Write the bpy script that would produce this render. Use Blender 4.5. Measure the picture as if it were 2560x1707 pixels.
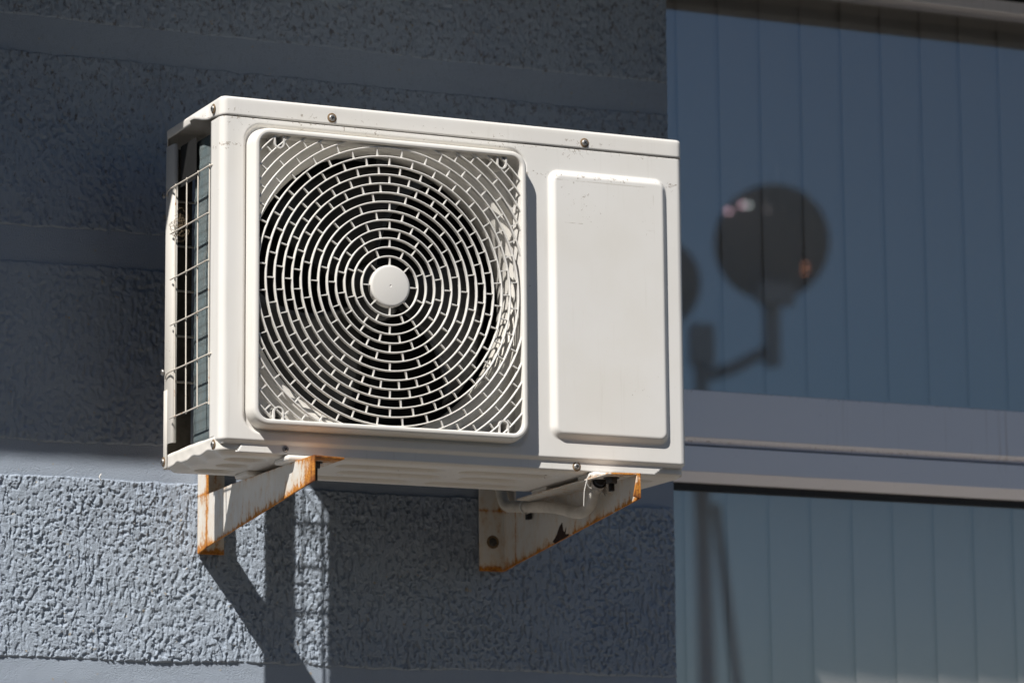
import bpy, bmesh, math, random
import numpy as np
from mathutils import Vector, Matrix

random.seed(7)
for o in list(bpy.data.objects):
    bpy.data.objects.remove(o)
scn = bpy.context.scene
COL = scn.collection

# ------------------------------------------------------------------ camera
# axes: x along the facade, y into the facade, z up; metres; origin = lower front left corner of the unit
cd = bpy.data.cameras.new('camera')
cam = bpy.data.objects.new('camera', cd)
COL.objects.link(cam)
R_ = Vector((0.90828, -0.41828, -0.00826))
U_ = Vector((-0.06479, -0.16014, 0.98496))
F_ = Vector((0.41332, 0.89409, 0.17256))
M = Matrix((R_, U_, -F_)).transposed().to_4x4()
M.translation = Vector((-1.86994, -5.10725, -0.79993))
cam.matrix_world = M
cd.sensor_width = 36.0
cd.lens = 9000.4 / 2560 * 36.0
cd.clip_start = 0.05
cd.clip_end = 2000
cd.dof.use_dof = True
cd.dof.focus_distance = 5.60
cd.dof.aperture_fstop = 4.5
scn.camera = cam

# ------------------------------------------------------------------ sky, sun, exposure
KX, KZ = 1.34, 1.90                       # sun ray travels (KX, 1, -KZ)
SUN_EL = math.atan2(KZ, math.hypot(KX, 1.0))
world = bpy.data.worlds.new('World')
scn.world = world
world.use_nodes = True
wn = world.node_tree
wn.nodes.clear()
sky = wn.nodes.new('ShaderNodeTexSky')
sky.sky_type = 'NISHITA'
sky.sun_disc = False
sky.ozone_density = 4.5
sky.dust_density = 0.25
sky.sun_elevation = SUN_EL
sky.sun_rotation = math.atan2(-KX, -1.0)
bg = wn.nodes.new('ShaderNodeBackground')
bg.inputs['Strength'].default_value = 0.05
wo = wn.nodes.new('ShaderNodeOutputWorld')
wn.links.new(sky.outputs[0], bg.inputs[0])
wn.links.new(bg.outputs[0], wo.inputs[0])
sl = bpy.data.lights.new('sun', 'SUN')
sl.energy = 5.0
sl.angle = math.radians(0.53)
sl.color = (1.0, 0.965, 0.91)
sun = bpy.data.objects.new('sun', sl)
COL.objects.link(sun)
sun.location = (-8, -6, 12)
sun.rotation_euler = Vector((KX, 1.0, -KZ)).to_track_quat('-Z', 'Y').to_euler()
scn.view_settings.view_transform = 'Standard'
scn.view_settings.look = 'None'
scn.view_settings.gamma = 1.0
scn.view_settings.use_curve_mapping = False
scn.view_settings.exposure = 0.31
scn.cycles.max_bounces = 7
scn.cycles.diffuse_bounces = 3
scn.cycles.glossy_bounces = 4
scn.cycles.transparent_max_bounces = 10

# ------------------------------------------------------------------ helpers
def tag(o, label=None, cat=None, group=None, kind=None):
    if label: o['label'] = label
    if cat: o['category'] = cat
    if group: o['group'] = group
    if kind: o['kind'] = kind
    return o

def parent_to(o, p):
    o.parent = p
    bpy.context.view_layer.update()
    o.matrix_parent_inverse = p.matrix_world.inverted()

def empty(name, loc):
    o = bpy.data.objects.new(name, None)
    o.empty_display_size = 0.05
    o.location = loc
    COL.objects.link(o)
    bpy.context.view_layer.update()
    return o

def finish(me, smooth):
    if smooth is not None:
        me.shade_smooth()
        if smooth < 179:
            me.set_sharp_from_angle(angle=math.radians(smooth))
    else:
        me.shade_flat()

PINV = {}
def link(name, me, mat, parent=None, bevel=0.0, segs=2):
    o = bpy.data.objects.new(name, me)
    if mat is not None and not me.materials:
        me.materials.append(mat)
    COL.objects.link(o)
    if bevel:
        m = o.modifiers.new('edge', 'BEVEL')
        m.width = bevel; m.segments = segs; m.limit_method = 'ANGLE'
        m.angle_limit = math.radians(40)
        m.harden_normals = False
    if parent is not None:
        o.parent = parent
        if parent.name not in PINV:
            bpy.context.view_layer.update()
            PINV[parent.name] = parent.matrix_world.inverted()
        o.matrix_parent_inverse = PINV[parent.name]
    return o

def mesh(name, verts, faces, mat, parent=None, smooth=35, bevel=0.0, segs=2):
    me = bpy.data.meshes.new(name)
    me.from_pydata([tuple(map(float, v)) for v in verts], [], faces)
    bm = bmesh.new(); bm.from_mesh(me)
    bmesh.ops.recalc_face_normals(bm, faces=bm.faces)
    bm.to_mesh(me); bm.free()
    finish(me, smooth)
    return link(name, me, mat, parent, bevel, segs)

def grid_mesh(name, P, mat, parent=None, keep=None, flip=False, smooth=180):
    """P: (nu, nv, 3) numpy array of points; keep: (nu-1, nv-1) bool."""
    nu, nv = P.shape[:2]
    idx = np.arange(nu * nv).reshape(nu, nv)
    q = np.stack([idx[:-1, :-1], idx[1:, :-1], idx[1:, 1:], idx[:-1, 1:]], -1)
    if flip: q = q[..., ::-1]
    q = q[keep] if keep is not None else q.reshape(-1, 4)
    used = np.unique(q)
    remap = np.zeros(nu * nv, np.int64); remap[used] = np.arange(len(used))
    V = P.reshape(-1, 3)[used]
    q = remap[q]
    me = bpy.data.meshes.new(name)
    me.vertices.add(len(V)); me.vertices.foreach_set('co', V.astype(np.float32).ravel())
    me.loops.add(q.size); me.loops.foreach_set('vertex_index', q.astype(np.int32).ravel())
    me.polygons.add(len(q))
    me.polygons.foreach_set('loop_start', np.arange(0, q.size, 4, dtype=np.int32))
    me.update(calc_edges=True)
    me.validate()
    finish(me, smooth)
    return link(name, me, mat, parent)

class MB:
    """collects shapes into one mesh"""
    def __init__(s): s.v = []; s.f = []
    def add(s, v, f):
        n = len(s.v); s.v += [tuple(p) for p in v]; s.f += [tuple(i + n for i in q) for q in f]; return s
    def box(s, x0, x1, y0, y1, z0, z1):
        v = [(x, y, z) for x in (x0, x1) for y in (y0, y1) for z in (z0, z1)]
        return s.add(v, [(0, 1, 3, 2), (4, 6, 7, 5), (0, 4, 5, 1), (2, 3, 7, 6), (0, 2, 6, 4), (1, 5, 7, 3)])
    def prism(s, poly, d):
        n = len(poly); d = Vector(d)
        a = [Vector(p) for p in poly]; b = [p + d for p in a]
        return s.add(a + b, [tuple(range(n))[::-1], tuple(range(n, 2 * n))] + [(i, (i + 1) % n, n + (i + 1) % n, n + i) for i in range(n)])
    def tube(s, pts, r, n=8, cap=True):
        pts = [Vector(p) for p in pts]
        rr = r if hasattr(r, '__len__') else [r] * len(pts)
        ring = []; up = None
        for i, p in enumerate(pts):
            t = (pts[min(i + 1, len(pts) - 1)] - pts[max(i - 1, 0)]).normalized()
            if up is None:
                up = t.orthogonal().normalized()
            up = (up - t * up.dot(t)).normalized()
            w = t.cross(up)
            ring.append([p + (up * math.cos(2 * math.pi * k / n) + w * math.sin(2 * math.pi * k / n)) * rr[i] for k in range(n)])
        v = [q for g in ring for q in g]
        f = [(i * n + k, i * n + (k + 1) % n, (i + 1) * n + (k + 1) % n, (i + 1) * n + k) for i in range(len(pts) - 1) for k in range(n)]
        if cap:
            f += [tuple(range(n))[::-1], tuple((len(pts) - 1) * n + k for k in range(n))]
        return s.add(v, f)
    def lathe(s, prof, origin, axis, n=24):
        """prof: (r, h) list, h along axis"""
        ax = Vector(axis).normalized(); u = ax.orthogonal().normalized(); w = ax.cross(u); o = Vector(origin)
        v = []; f = []; rows = []
        for r, h in prof:
            if r < 1e-7:
                rows.append([len(v)]); v.append(o + ax * h)
            else:
                rows.append(list(range(len(v), len(v) + n)))
                v += [o + ax * h + (u * math.cos(2 * math.pi * k / n) + w * math.sin(2 * math.pi * k / n)) * r for k in range(n)]
        for a, b in zip(rows[:-1], rows[1:]):
            for k in range(n):
                k2 = (k + 1) % n
                if len(a) == 1 and len(b) == 1: continue
                if len(a) == 1: f.append((a[0], b[k2], b[k]))
                elif len(b) == 1: f.append((a[k], a[k2], b[0]))
                else: f.append((a[k], a[k2], b[k2], b[k]))
        return s.add(v, f)
    def out(s, name, mat, parent=None, smooth=35, bevel=0.0, segs=2):
        return mesh(name, s.v, s.f, mat, parent, smooth, bevel, segs)

def sd_rr(x, z, cx, cz, hx, hz, r):
    qx = np.abs(x - cx) - hx + r
    qz = np.abs(z - cz) - hz + r
    return np.minimum(np.maximum(qx, qz), 0) + np.hypot(np.maximum(qx, 0), np.maximum(qz, 0)) - r

def sstep(a, b, t):
    u = np.clip((t - a) / (b - a), 0, 1)
    return u * u * (3 - 2 * u)

def vnoise(x, z, seed):
    """smooth gradient noise, about -1..1, on numpy arrays"""
    rng = np.random.RandomState(seed)
    T = rng.rand(256, 256) * 2 * np.pi
    gx, gz = np.cos(T), np.sin(T)
    xi = np.floor(x).astype(int); zi = np.floor(z).astype(int)
    fx = x - xi; fz = z - zi
    u = fx ** 3 * (fx * (fx * 6 - 15) + 10); v = fz ** 3 * (fz * (fz * 6 - 15) + 10)
    def g(dx, dz):
        a = (xi + dx) % 256; b = (zi + dz) % 256
        return gx[a, b] * (fx - dx) + gz[a, b] * (fz - dz)
    n0 = g(0, 0) * (1 - u) + g(1, 0) * u
    n1 = g(0, 1) * (1 - u) + g(1, 1) * u
    return (n0 * (1 - v) + n1 * v) * 1.5

# ------------------------------------------------------------------ materials
class NT:
    def __init__(s, name):
        s.m = bpy.data.materials.new(name); s.m.use_nodes = True
        s.t = s.m.node_tree; s.t.nodes.clear()
        s.out = s.t.nodes.new('ShaderNodeOutputMaterial')
        s.b = s.t.nodes.new('ShaderNodeBsdfPrincipled')
        s.t.links.new(s.b.outputs[0], s.out.inputs[0])
        s.co = s.t.nodes.new('ShaderNodeTexCoord').outputs['Object']
    def L(s, a, b): s.t.links.new(a, b)
    def put(s, sock, v):
        if isinstance(v, (int, float, tuple, list)):
            if isinstance(v, (tuple, list)) and len(v) == 3 and sock.type == 'RGBA': v = (*v, 1)
            sock.default_value = v
        else: s.L(v, sock)
    def math(s, op, a, b=0.0, c=0.0, clamp=False):
        n = s.t.nodes.new('ShaderNodeMath'); n.operation = op; n.use_clamp = clamp
        for k, v in zip(n.inputs, (a, b, c)): s.put(k, v)
        return n.outputs[0]
    def map(s, scale=(1, 1, 1), loc=(0, 0, 0), rot=(0, 0, 0)):
        n = s.t.nodes.new('ShaderNodeMapping')
        n.inputs['Scale'].default_value = scale; n.inputs['Location'].default_value = loc; n.inputs['Rotation'].default_value = rot
        s.L(s.co, n.inputs[0]); return n.outputs[0]
    def noise(s, scale, detail=4, rough=0.55, vec=None, dist=0.0):
        n = s.t.nodes.new('ShaderNodeTexNoise')
        n.inputs['Scale'].default_value = scale; n.inputs['Detail'].default_value = detail
        n.inputs['Roughness'].default_value = rough; n.inputs['Distortion'].default_value = dist
        s.L(vec if vec is not None else s.co, n.inputs['Vector']); return n.outputs['Fac']
    def wave(s, scale, vec=None, dist=0.0, direction='X'):
        n = s.t.nodes.new('ShaderNodeTexWave'); n.bands_direction = direction
        n.inputs['Scale'].default_value = scale; n.inputs['Distortion'].default_value = dist
        s.L(vec if vec is not None else s.co, n.inputs['Vector']); return n.outputs['Fac']
    def ss(s, v, a, b):
        n = s.t.nodes.new('ShaderNodeMapRange'); n.interpolation_type = 'SMOOTHSTEP'
        s.put(n.inputs['Value'], v); n.inputs['From Min'].default_value = a; n.inputs['From Max'].default_value = b
        return n.outputs[0]
    def mix(s, f, a, b):
        n = s.t.nodes.new('ShaderNodeMix'); n.data_type = 'RGBA'
        s.put(n.inputs[0], f); s.put(n.inputs[6], a); s.put(n.inputs[7], b)
        return n.outputs[2]
    def sep(s):
        n = s.t.nodes.new('ShaderNodeSeparateXYZ'); s.L(s.co, n.inputs[0]); return n.outputs
    def bump(s, h, strength=0.3, dist=0.001):
        n = s.t.nodes.new('ShaderNodeBump'); n.inputs['Strength'].default_value = strength
        n.inputs['Distance'].default_value = dist
        s.L(h, n.inputs['Height']); s.L(n.outputs[0], s.b.inputs['Normal'])
    def set(s, color=None, rough=None, metal=None, spec=None):
        if color is not None: s.put(s.b.inputs['Base Color'], color)
        if rough is not None: s.put(s.b.inputs['Roughness'], rough)
        if metal is not None: s.put(s.b.inputs['Metallic'], metal)
        if spec is not None: s.put(s.b.inputs['Specular IOR Level'], spec)
        return s.m

def plain(name, c, rough=0.5, metal=0.0, spec=0.5, var=0.12, nscale=60):
    n = NT(name)
    f = n.noise(nscale, 5, 0.6)
    d = tuple(k * (1 - var * 2) for k in c)
    return n.set(n.mix(n.ss(f, 0.3, 0.75), c, d), rough, metal, spec)

def mat_unit(name, c, grime=1.0, seams=(), marks=()):
    """ageing off-white enamel: speckled dirt, faint streaks, dirt lines at seams (z heights)"""
    n = NT(name)
    X, Y, Z = n.sep()
    big = n.noise(5.0, 4, 0.6)
    col = n.mix(n.ss(big, 0.35, 0.75), c, tuple(k * f for k, f in zip(c, (0.955, 0.945, 0.92))))
    st = n.noise(1.0, 5, 0.65, vec=n.map((110, 110, 5)))
    col = n.mix(n.math('MULTIPLY', n.ss(st, 0.56, 0.8), 0.22 * grime), col, (0.45, 0.40, 0.33))
    sp = n.noise(160, 4, 0.7, dist=0.6)
    spm = n.noise(9, 3, 0.6)
    amount = n.ss(spm, 0.40, 0.7)
    for z, h in seams:
        d = n.math('SUBTRACT', z, Z)                       # below the seam
        pos = n.math('GREATER_THAN', d, -0.004)
        e = n.math('MULTIPLY', n.math('POWER', 2.7, n.math('MULTIPLY', n.math('ABSOLUTE', d), -1.0 / h)), pos)
        amount = n.math('ADD', amount, n.math('MULTIPLY', e, 1.25))
    thr = n.math('SUBTRACT', 0.78, n.math('MULTIPLY', amount, 0.155 * grime))
    spots = n.ss(n.math('SUBTRACT', sp, thr), 0.0, 0.05)
    col = n.mix(n.math('MULTIPLY', spots, 0.62), col, (0.22, 0.165, 0.11))
    for x0, x1, z0, z1, k in marks:                          # outline left by a peeled sticker
        mx = n.math('MULTIPLY', n.math('GREATER_THAN', X, x0), n.math('LESS_THAN', X, x1))
        mz = n.math('MULTIPLY', n.math('GREATER_THAN', Z, z0), n.math('LESS_THAN', Z, z1))
        m = n.math('MULTIPLY', n.math('MULTIPLY', mx, mz), n.math('MULTIPLY', n.ss(n.noise(55, 2, 0.6), 0.34, 0.60), k))
        col = n.mix(m, col, (0.36, 0.31, 0.25))
    n.bump(n.noise(420, 3, 0.6), 0.05, 0.0006)
    r = n.math('ADD', 0.48, n.math('MULTIPLY', big, 0.16))
    return n.set(col, r, 0.0, 0.32)

WHITE = (0.78, 0.76, 0.728)
M_panel = mat_unit('enamel_panel', WHITE, 0.95, ((0.507, 0.022), (0.4636, 0.012)),
    ((0.566, 0.742, 0.4530, 0.4544, 0.45), (0.574, 0.614, 0.3834, 0.3847, 0.55), (0.728, 0.743, 0.3820, 0.3832, 0.5), (0.7412, 0.7424, 0.425, 0.4535, 0.35)))
M_lid = mat_unit('enamel_lid', (0.775, 0.752, 0.718), 0.8, ((0.52, 0.02),))
M_pan = mat_unit('enamel_pan', (0.76, 0.725, 0.675), 1.1)
M_grille = mat_unit('grille_plastic', (0.745, 0.722, 0.685), 0.75)
M_post = mat_unit('enamel_post', (0.74, 0.71, 0.66), 1.3)
def mat_wire():
    n = NT('coated_wire')
    c = n.mix(n.ss(n.noise(40, 4, 0.7), 0.60, 0.72), (0.68, 0.625, 0.55), (0.40, 0.17, 0.05))
    return n.set(c, 0.5, 0.0, 0.4)
M_wire = mat_wire()
M_shade_brown = plain('shade_brown', (0.15, 0.13, 0.105), 0.8, 0, 0.2, 0.25, 30)  # brown base colour stands in for shade inside the rear corner
M_fan = plain('fan_plastic', (0.030, 0.029, 0.028), 0.35)
M_motor = plain('motor_paint', (0.010, 0.010, 0.010), 0.7)
M_screw = plain('zinc_screw', (0.42, 0.41, 0.40), 0.45, 0.7, 0.5, 0.25, 300)
M_screw_dark = plain('screw_recess', (0.02, 0.018, 0.016), 0.7)
M_washer = plain('rusty_washer', (0.30, 0.20, 0.11), 0.7, 0.2, 0.4, 0.3, 300)
M_bolt = plain('dull_bolt', (0.13, 0.12, 0.11), 0.5, 0.7, 0.5, 0.3, 400)
M_rubber = plain('black_rubber', (0.02, 0.02, 0.022), 0.6)
M_nylon = plain('white_nylon', (0.78, 0.76, 0.72), 0.45)
M_tape = plain('torn_tape', (0.50, 0.45, 0.39), 0.6, 0, 0.4, 0.3, 200)
M_straw = plain('dry_grass', (0.20, 0.145, 0.085), 0.8)
M_pole = plain('mast_steel', (0.62, 0.58, 0.52), 0.6, 0.2)
M_dish = plain('dish_paint', (0.34, 0.30, 0.25), 0.7)

def mat_coil():
    n = NT('coil_fins')
    fins = n.wave(330, direction='Y')
    nz = n.noise(1.0, 6, 0.7, vec=n.map((60, 60, 14)))
    spk = n.noise(520, 4, 0.7)
    c = n.mix(n.ss(nz, 0.3, 0.7), (0.135, 0.20, 0.225), (0.20, 0.235, 0.235))
    c = n.mix(n.ss(spk, 0.5, 0.8), c, (0.10, 0.105, 0.10))
    c = n.mix(n.ss(n.noise(14, 4, 0.6), 0.55, 0.75), c, (0.21, 0.20, 0.175))
    c = n.mix(n.math('MULTIPLY', n.ss(n.noise(1.0, 3, 0.6, vec=n.map((500, 500, 30))), 0.5, 0.7), 0.5), c, (0.30, 0.36, 0.38))
    c = n.mix(n.math('MULTIPLY', n.ss(n.wave(21.0, direction='Z'), 0.75, 0.95), 0.35), c, (0.09, 0.10, 0.10))
    n.bump(n.math('ADD', fins, n.math('MULTIPLY', spk, 0.9)), 0.8, 0.0012)
    return n.set(c, 0.5, 0.3, 0.4)
M_coil = mat_coil()

def mat_rust(name, m, z0, ends, xf):
    """chipped white paint over rust; bottom edge z = z0 + m*y; ends: list of (y, reach, weight); xf: fold line z"""
    n = NT(name)
    X, Y, Z = n.sep()
    def fall(d, reach, w):
        return n.math('MULTIPLY', n.math('POWER', 2.7, n.math('MULTIPLY', n.math('ABSOLUTE', d), -1.0 / reach)), w)
    db = n.math('SUBTRACT', Z, n.math('ADD', z0, n.math('MULTIPLY', Y, m)))
    a = fall(db, 0.0085, 1.05)
    a = n.math('ADD', a, fall(n.math('SUBTRACT', Z, xf), 0.0035, 0.6))
    for y, reach, w in ends:
        a = n.math('ADD', a, fall(n.math('SUBTRACT', Y, y), reach, w))
    nz = n.noise(1.0, 5, 0.68, vec=n.map((70, 70, 34)))
    fine = n.noise(260, 5, 0.7)
    v = n.math('ADD', n.math('MULTIPLY', nz, 0.95), n.math('MULTIPLY', fine, 0.22))
    v = n.math('ADD', v, n.math('MULTIPLY', a, 0.36))
    rust = n.ss(v, 0.72, 0.93)
    stain = n.ss(v, 0.54, 0.86)
    core = n.ss(v, 0.98, 1.28)
    paint = n.mix(n.ss(n.noise(8, 4, 0.6), 0.3, 0.8), (0.78, 0.755, 0.715), (0.70, 0.665, 0.61))
    c = n.mix(n.math('MULTIPLY', stain, 0.45), paint, (0.62, 0.40, 0.17))
    c = n.mix(rust, c, n.mix(n.ss(fine, 0.35, 0.65), (0.62, 0.27, 0.045), (0.36, 0.115, 0.018)))
    c = n.mix(core, c, (0.19, 0.06, 0.016))
    n.bump(n.math('ADD', n.math('MULTIPLY', rust, 0.6), n.math('MULTIPLY', fine, 0.4)), 0.35, 0.0008)
    return n.set(c, n.math('ADD', 0.42, n.math('MULTIPLY', rust, 0.4)), 0.0, 0.35)
M_rustL = mat_rust('rusty_paint_a', -0.1038, -0.0746, ((-0.086, 0.040, 1.45), (0.388, 0.009, 1.15), (0.437, 0.03, 0.35)), -0.026)
M_rustR = mat_rust('rusty_paint_b', -0.1185, -0.0764, ((-0.083, 0.012, 1.0), (0.383, 0.004, 0.75), (0.437, 0.03, 0.25)), -0.026)

def mat_stucco(name, c, spots):
    n = NT(name)
    X, Y, Z = n.sep()
    big = n.noise(3.2, 2, 0.6)
    col = n.mix(n.ss(big, 0.3, 0.72), c, tuple(k * f for k, f in zip(c, (0.90, 0.905, 0.93))))
    st = n.noise(1.0, 4, 0.6, vec=n.map((34, 34, 2.5)))
    col = n.mix(n.math('MULTIPLY', n.ss(st, 0.5, 0.8), 0.18), col, tuple(k * 0.75 for k in c))
    up = n.ss(Z, -0.15, 0.75)                                # the old dirt gets thicker up the wall
    sp = n.noise(1.0, 5, 0.65, vec=n.map((125, 125, 85)), dist=0.5)
    thr = n.math('SUBTRACT', 0.73, n.math('MULTIPLY', up, 0.19))
    d = n.ss(n.math('SUBTRACT', sp, thr), -0.03, 0.12)
    col = n.mix(n.math('MULTIPLY', d, spots), col, (0.11, 0.078, 0.050))
    grit = n.noise(600, 2, 0.65)
    col = n.mix(n.ss(n.noise(95, 2, 0.5), 0.70, 0.76), col, (0.42, 0.38, 0.32))   # bare sand grains
    n.bump(grit, 0.9, 0.0018)
    return n.set(col, 0.88, 0.0, 0.2)
WALLC = (0.375, 0.430, 0.505)
M_rough = mat_stucco('rough_plaster', WALLC, 0.62)
M_smooth = mat_stucco('smooth_plaster', (0.368, 0.422, 0.500), 0.10)

def mat_frame():
    n = NT('window_pvc')
    X, Y, Z = n.sep()
    st = n.noise(1.0, 4, 0.6, vec=n.map((85, 3, 1.2), rot=(0, 0.03, 0)))
    drip = n.math('MULTIPLY', n.ss(st, 0.60, 0.72), n.ss(X, 1.25, 1.55))
    drip = n.math('MULTIPLY', drip, n.math('MULTIPLY', n.ss(Z, 0.09, 0.14), 0.45))
    c = n.mix(drip, (0.90, 0.885, 0.94), (0.36, 0.27, 0.22))
    sp = n.noise(240, 5, 0.7)
    near = n.math('POWER', 2.7, n.math('MULTIPLY', n.math('ABSOLUTE', n.math('SUBTRACT', Z, 0.2145)), -260.0))
    near2 = n.math('POWER', 2.7, n.math('MULTIPLY', n.math('ABSOLUTE', n.math('SUBTRACT', Z, 0.122)), -300.0))
    v = n.math('ADD', sp, n.math('ADD', n.math('MULTIPLY', near, 0.22), n.math('MULTIPLY', near2, 0.12)))
    c = n.mix(n.math('MULTIPLY', n.ss(v, 0.66, 0.74), 0.75), c, (0.16, 0.11, 0.09))
    return n.set(c, 0.16, 0.0, 1.0)
M_pvc = mat_frame()

def mat_glass():
    n = NT('window_glass')
    n.t.nodes.remove(n.b)
    ge = n.t.nodes.new('ShaderNodeNewGeometry')
    dt = n.t.nodes.new('ShaderNodeVectorMath'); dt.operation = 'DOT_PRODUCT'
    n.L(ge.outputs['Incoming'], dt.inputs[0]); n.L(ge.outputs['Normal'], dt.inputs[1])
    cs = n.math('ABSOLUTE', dt.outputs['Value'])
    F0 = 0.15                                              # per face of the double glazing
    fac = n.math('ADD', F0, n.math('MULTIPLY', 1 - F0, n.math('POWER', n.math('SUBTRACT', 1.0, cs), 5.0)))
    gl = n.t.nodes.new('ShaderNodeBsdfGlossy'); gl.inputs['Roughness'].default_value = 0.0
    gl.inputs['Color'].default_value = (1, 1, 1, 1)
    tr = n.t.nodes.new('ShaderNodeBsdfTransparent'); tr.inputs['Color'].default_value = (0.95, 0.955, 0.96, 1)
    mx = n.t.nodes.new('ShaderNodeMixShader')
    df = n.t.nodes.new('ShaderNodeBsdfDiffuse'); df.inputs['Color'].default_value = (0.12, 0.11, 0.10, 1)
    mx2 = n.t.nodes.new('ShaderNodeMixShader')
    dust = n.noise(95, 4, 0.6)
    f = n.math('MULTIPLY', n.ss(dust, 0.70, 0.80), 0.22)
    n.L(fac, mx.inputs[0]); n.L(tr.outputs[0], mx.inputs[1]); n.L(gl.outputs[0], mx.inputs[2])
    n.L(f, mx2.inputs[0]); n.L(mx.outputs[0], mx2.inputs[1]); n.L(df.outputs[0], mx2.inputs[2])
    n.L(mx2.outputs[0], n.out.inputs[0])
    return n.m
M_glass = mat_glass()
M_slat = plain('blind_fabric', (0.50, 0.475, 0.45), 0.8, 0, 0.2, 0.05, 900)
M_room = plain('room_paint', (0.30, 0.29, 0.27), 0.9)
M_soffit = plain('concrete_soffit', (0.20, 0.185, 0.155), 0.85, 0, 0.2, 0.15, 6)

def mat_ground(name, c0, c1, c2):
    n = NT(name)
    c = n.mix(n.noise(0.35, 5, 0.6), c0, c1)
    c = n.mix(n.ss(n.noise(9, 4, 0.7), 0.5, 0.8), c, c2)
    return n.set(c, 0.9, 0, 0.2)
M_ground = mat_ground('asphalt', (0.055, 0.052, 0.048), (0.042, 0.041, 0.040), (0.035, 0.034, 0.032))
M_bounce = mat_ground('bounce_paving', (0.25, 0.21, 0.165), (0.20, 0.175, 0.14), (0.15, 0.135, 0.115))

# ------------------------------------------------------------------ ground
GZ = -2.45
ground = mesh('ground', [(-300, -300, GZ), (300, -300, GZ), (300, 300, GZ), (-300, 300, GZ)], [(0, 1, 2, 3)], M_ground, None, None)
tag(ground, kind='structure')
bounce_pave = MB().box(-40, 40, -1.5, 0.46, GZ - 0.05, GZ + 0.12).out('bounce_pavement', M_bounce, None, None)  # unseen pale strip added to bounce sunlight up under the unit
tag(bounce_pave, kind='structure')


# ------------------------------------------------------------------ plaster wall in bands
YW = 0.4405                 # face of the smooth bands; the rough coat stands proud of it
XE = 1.003                  # edge at the window opening
wall = empty('plaster_wall', (0.0, 0.5, GZ))
tag(wall, 'blue grey plaster wall with rough and smooth bands behind the air conditioner', 'wall')

def axis(fine0, fine1, step, lo, hi):
    a = list(np.arange(fine0, fine1 + step * 0.5, step)); a[-1] = fine1
    s = step
    left = []; p = fine0
    while p > lo + 1e-9:
        s = min(s * 1.25, 0.08); p = max(p - s, lo); left.append(p)
    s = step; right = []; p = fine1
    while p < hi - 1e-9:
        s = min(s * 1.25, 0.08); p = min(p + s, hi); right.append(p)
    return np.array(left[::-1] + a + right)

def rough_h(x, z):
    x = x * 1.30; z = z * 1.26
    wx = x + 0.0032 * vnoise(x / 0.014, z / 0.018, 11)
    wz = z + 0.0040 * vnoise(x / 0.016, z / 0.016, 12)
    drag = sstep(-0.30, 0.35, vnoise(x / 0.15, z / 0.19, 21))          # where the float was dragged downwards
    calm = sstep(-0.45, 0.40, vnoise(x / 0.055, z / 0.075, 25))        # tighter and looser patches
    a = vnoise(wx / 0.0100, wz / 0.0135, 13) + 0.60 * vnoise(wx / 0.0052, wz / 0.0064, 19) + 0.30 * vnoise(wx / 0.0030, wz / 0.0034, 26)
    b = vnoise(wx / 0.0082, wz / 0.0270, 14) + 0.50 * vnoise(wx / 0.0050, wz / 0.0100, 20) + 0.30 * vnoise(wx / 0.0030, wz / 0.0040, 27)
    base = a * (1 - drag) + b * drag
    plate = sstep(-0.58 + 0.16 * calm, -0.14 + 0.16 * calm, base)      # crust with open pits
    def lips(sx, sz, seed, width, lo, hi):
        n = vnoise(wx / sx, wz / sz, seed)
        g = vnoise(wx / (sx * 0.9) + 9.3, wz / (sz * 0.75) + 4.1, seed + 100)
        return sstep(0.0, 0.7, np.clip(1 - np.abs(n - 0.05) / width, 0, 1)) * sstep(lo, hi, g)
    lip = np.maximum(lips(0.0130, 0.0170, 15, 0.24, 0.00, 0.30), lips(0.0095, 0.0300, 28, 0.26, 0.00, 0.30) * drag)
    grain = vnoise(x / 0.0030, z / 0.0032, 16) + 0.6 * vnoise(x / 0.0050, z / 0.0056, 24)
    mod = 0.85 + 0.40 * vnoise(x / 0.09, z / 0.11, 17)
    return 0.0006 + mod * (0.0030 * plate + 0.0017 * lip + 0.0009 * np.clip(base, -0.4, 0.8) + 0.00050 * grain + 0.0006 * vnoise(x / 0.022, z / 0.03, 18))

def band_edge(x, seed, amp):
    return amp * (0.8 * vnoise(x / 0.22, x * 0 + seed * 7.3, 31 + seed) + 0.45 * vnoise(x / 0.03, x * 0 + 3.1, 41 + seed) + 0.25 * vnoise(x / 0.009, x * 0, 51 + seed))

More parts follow.
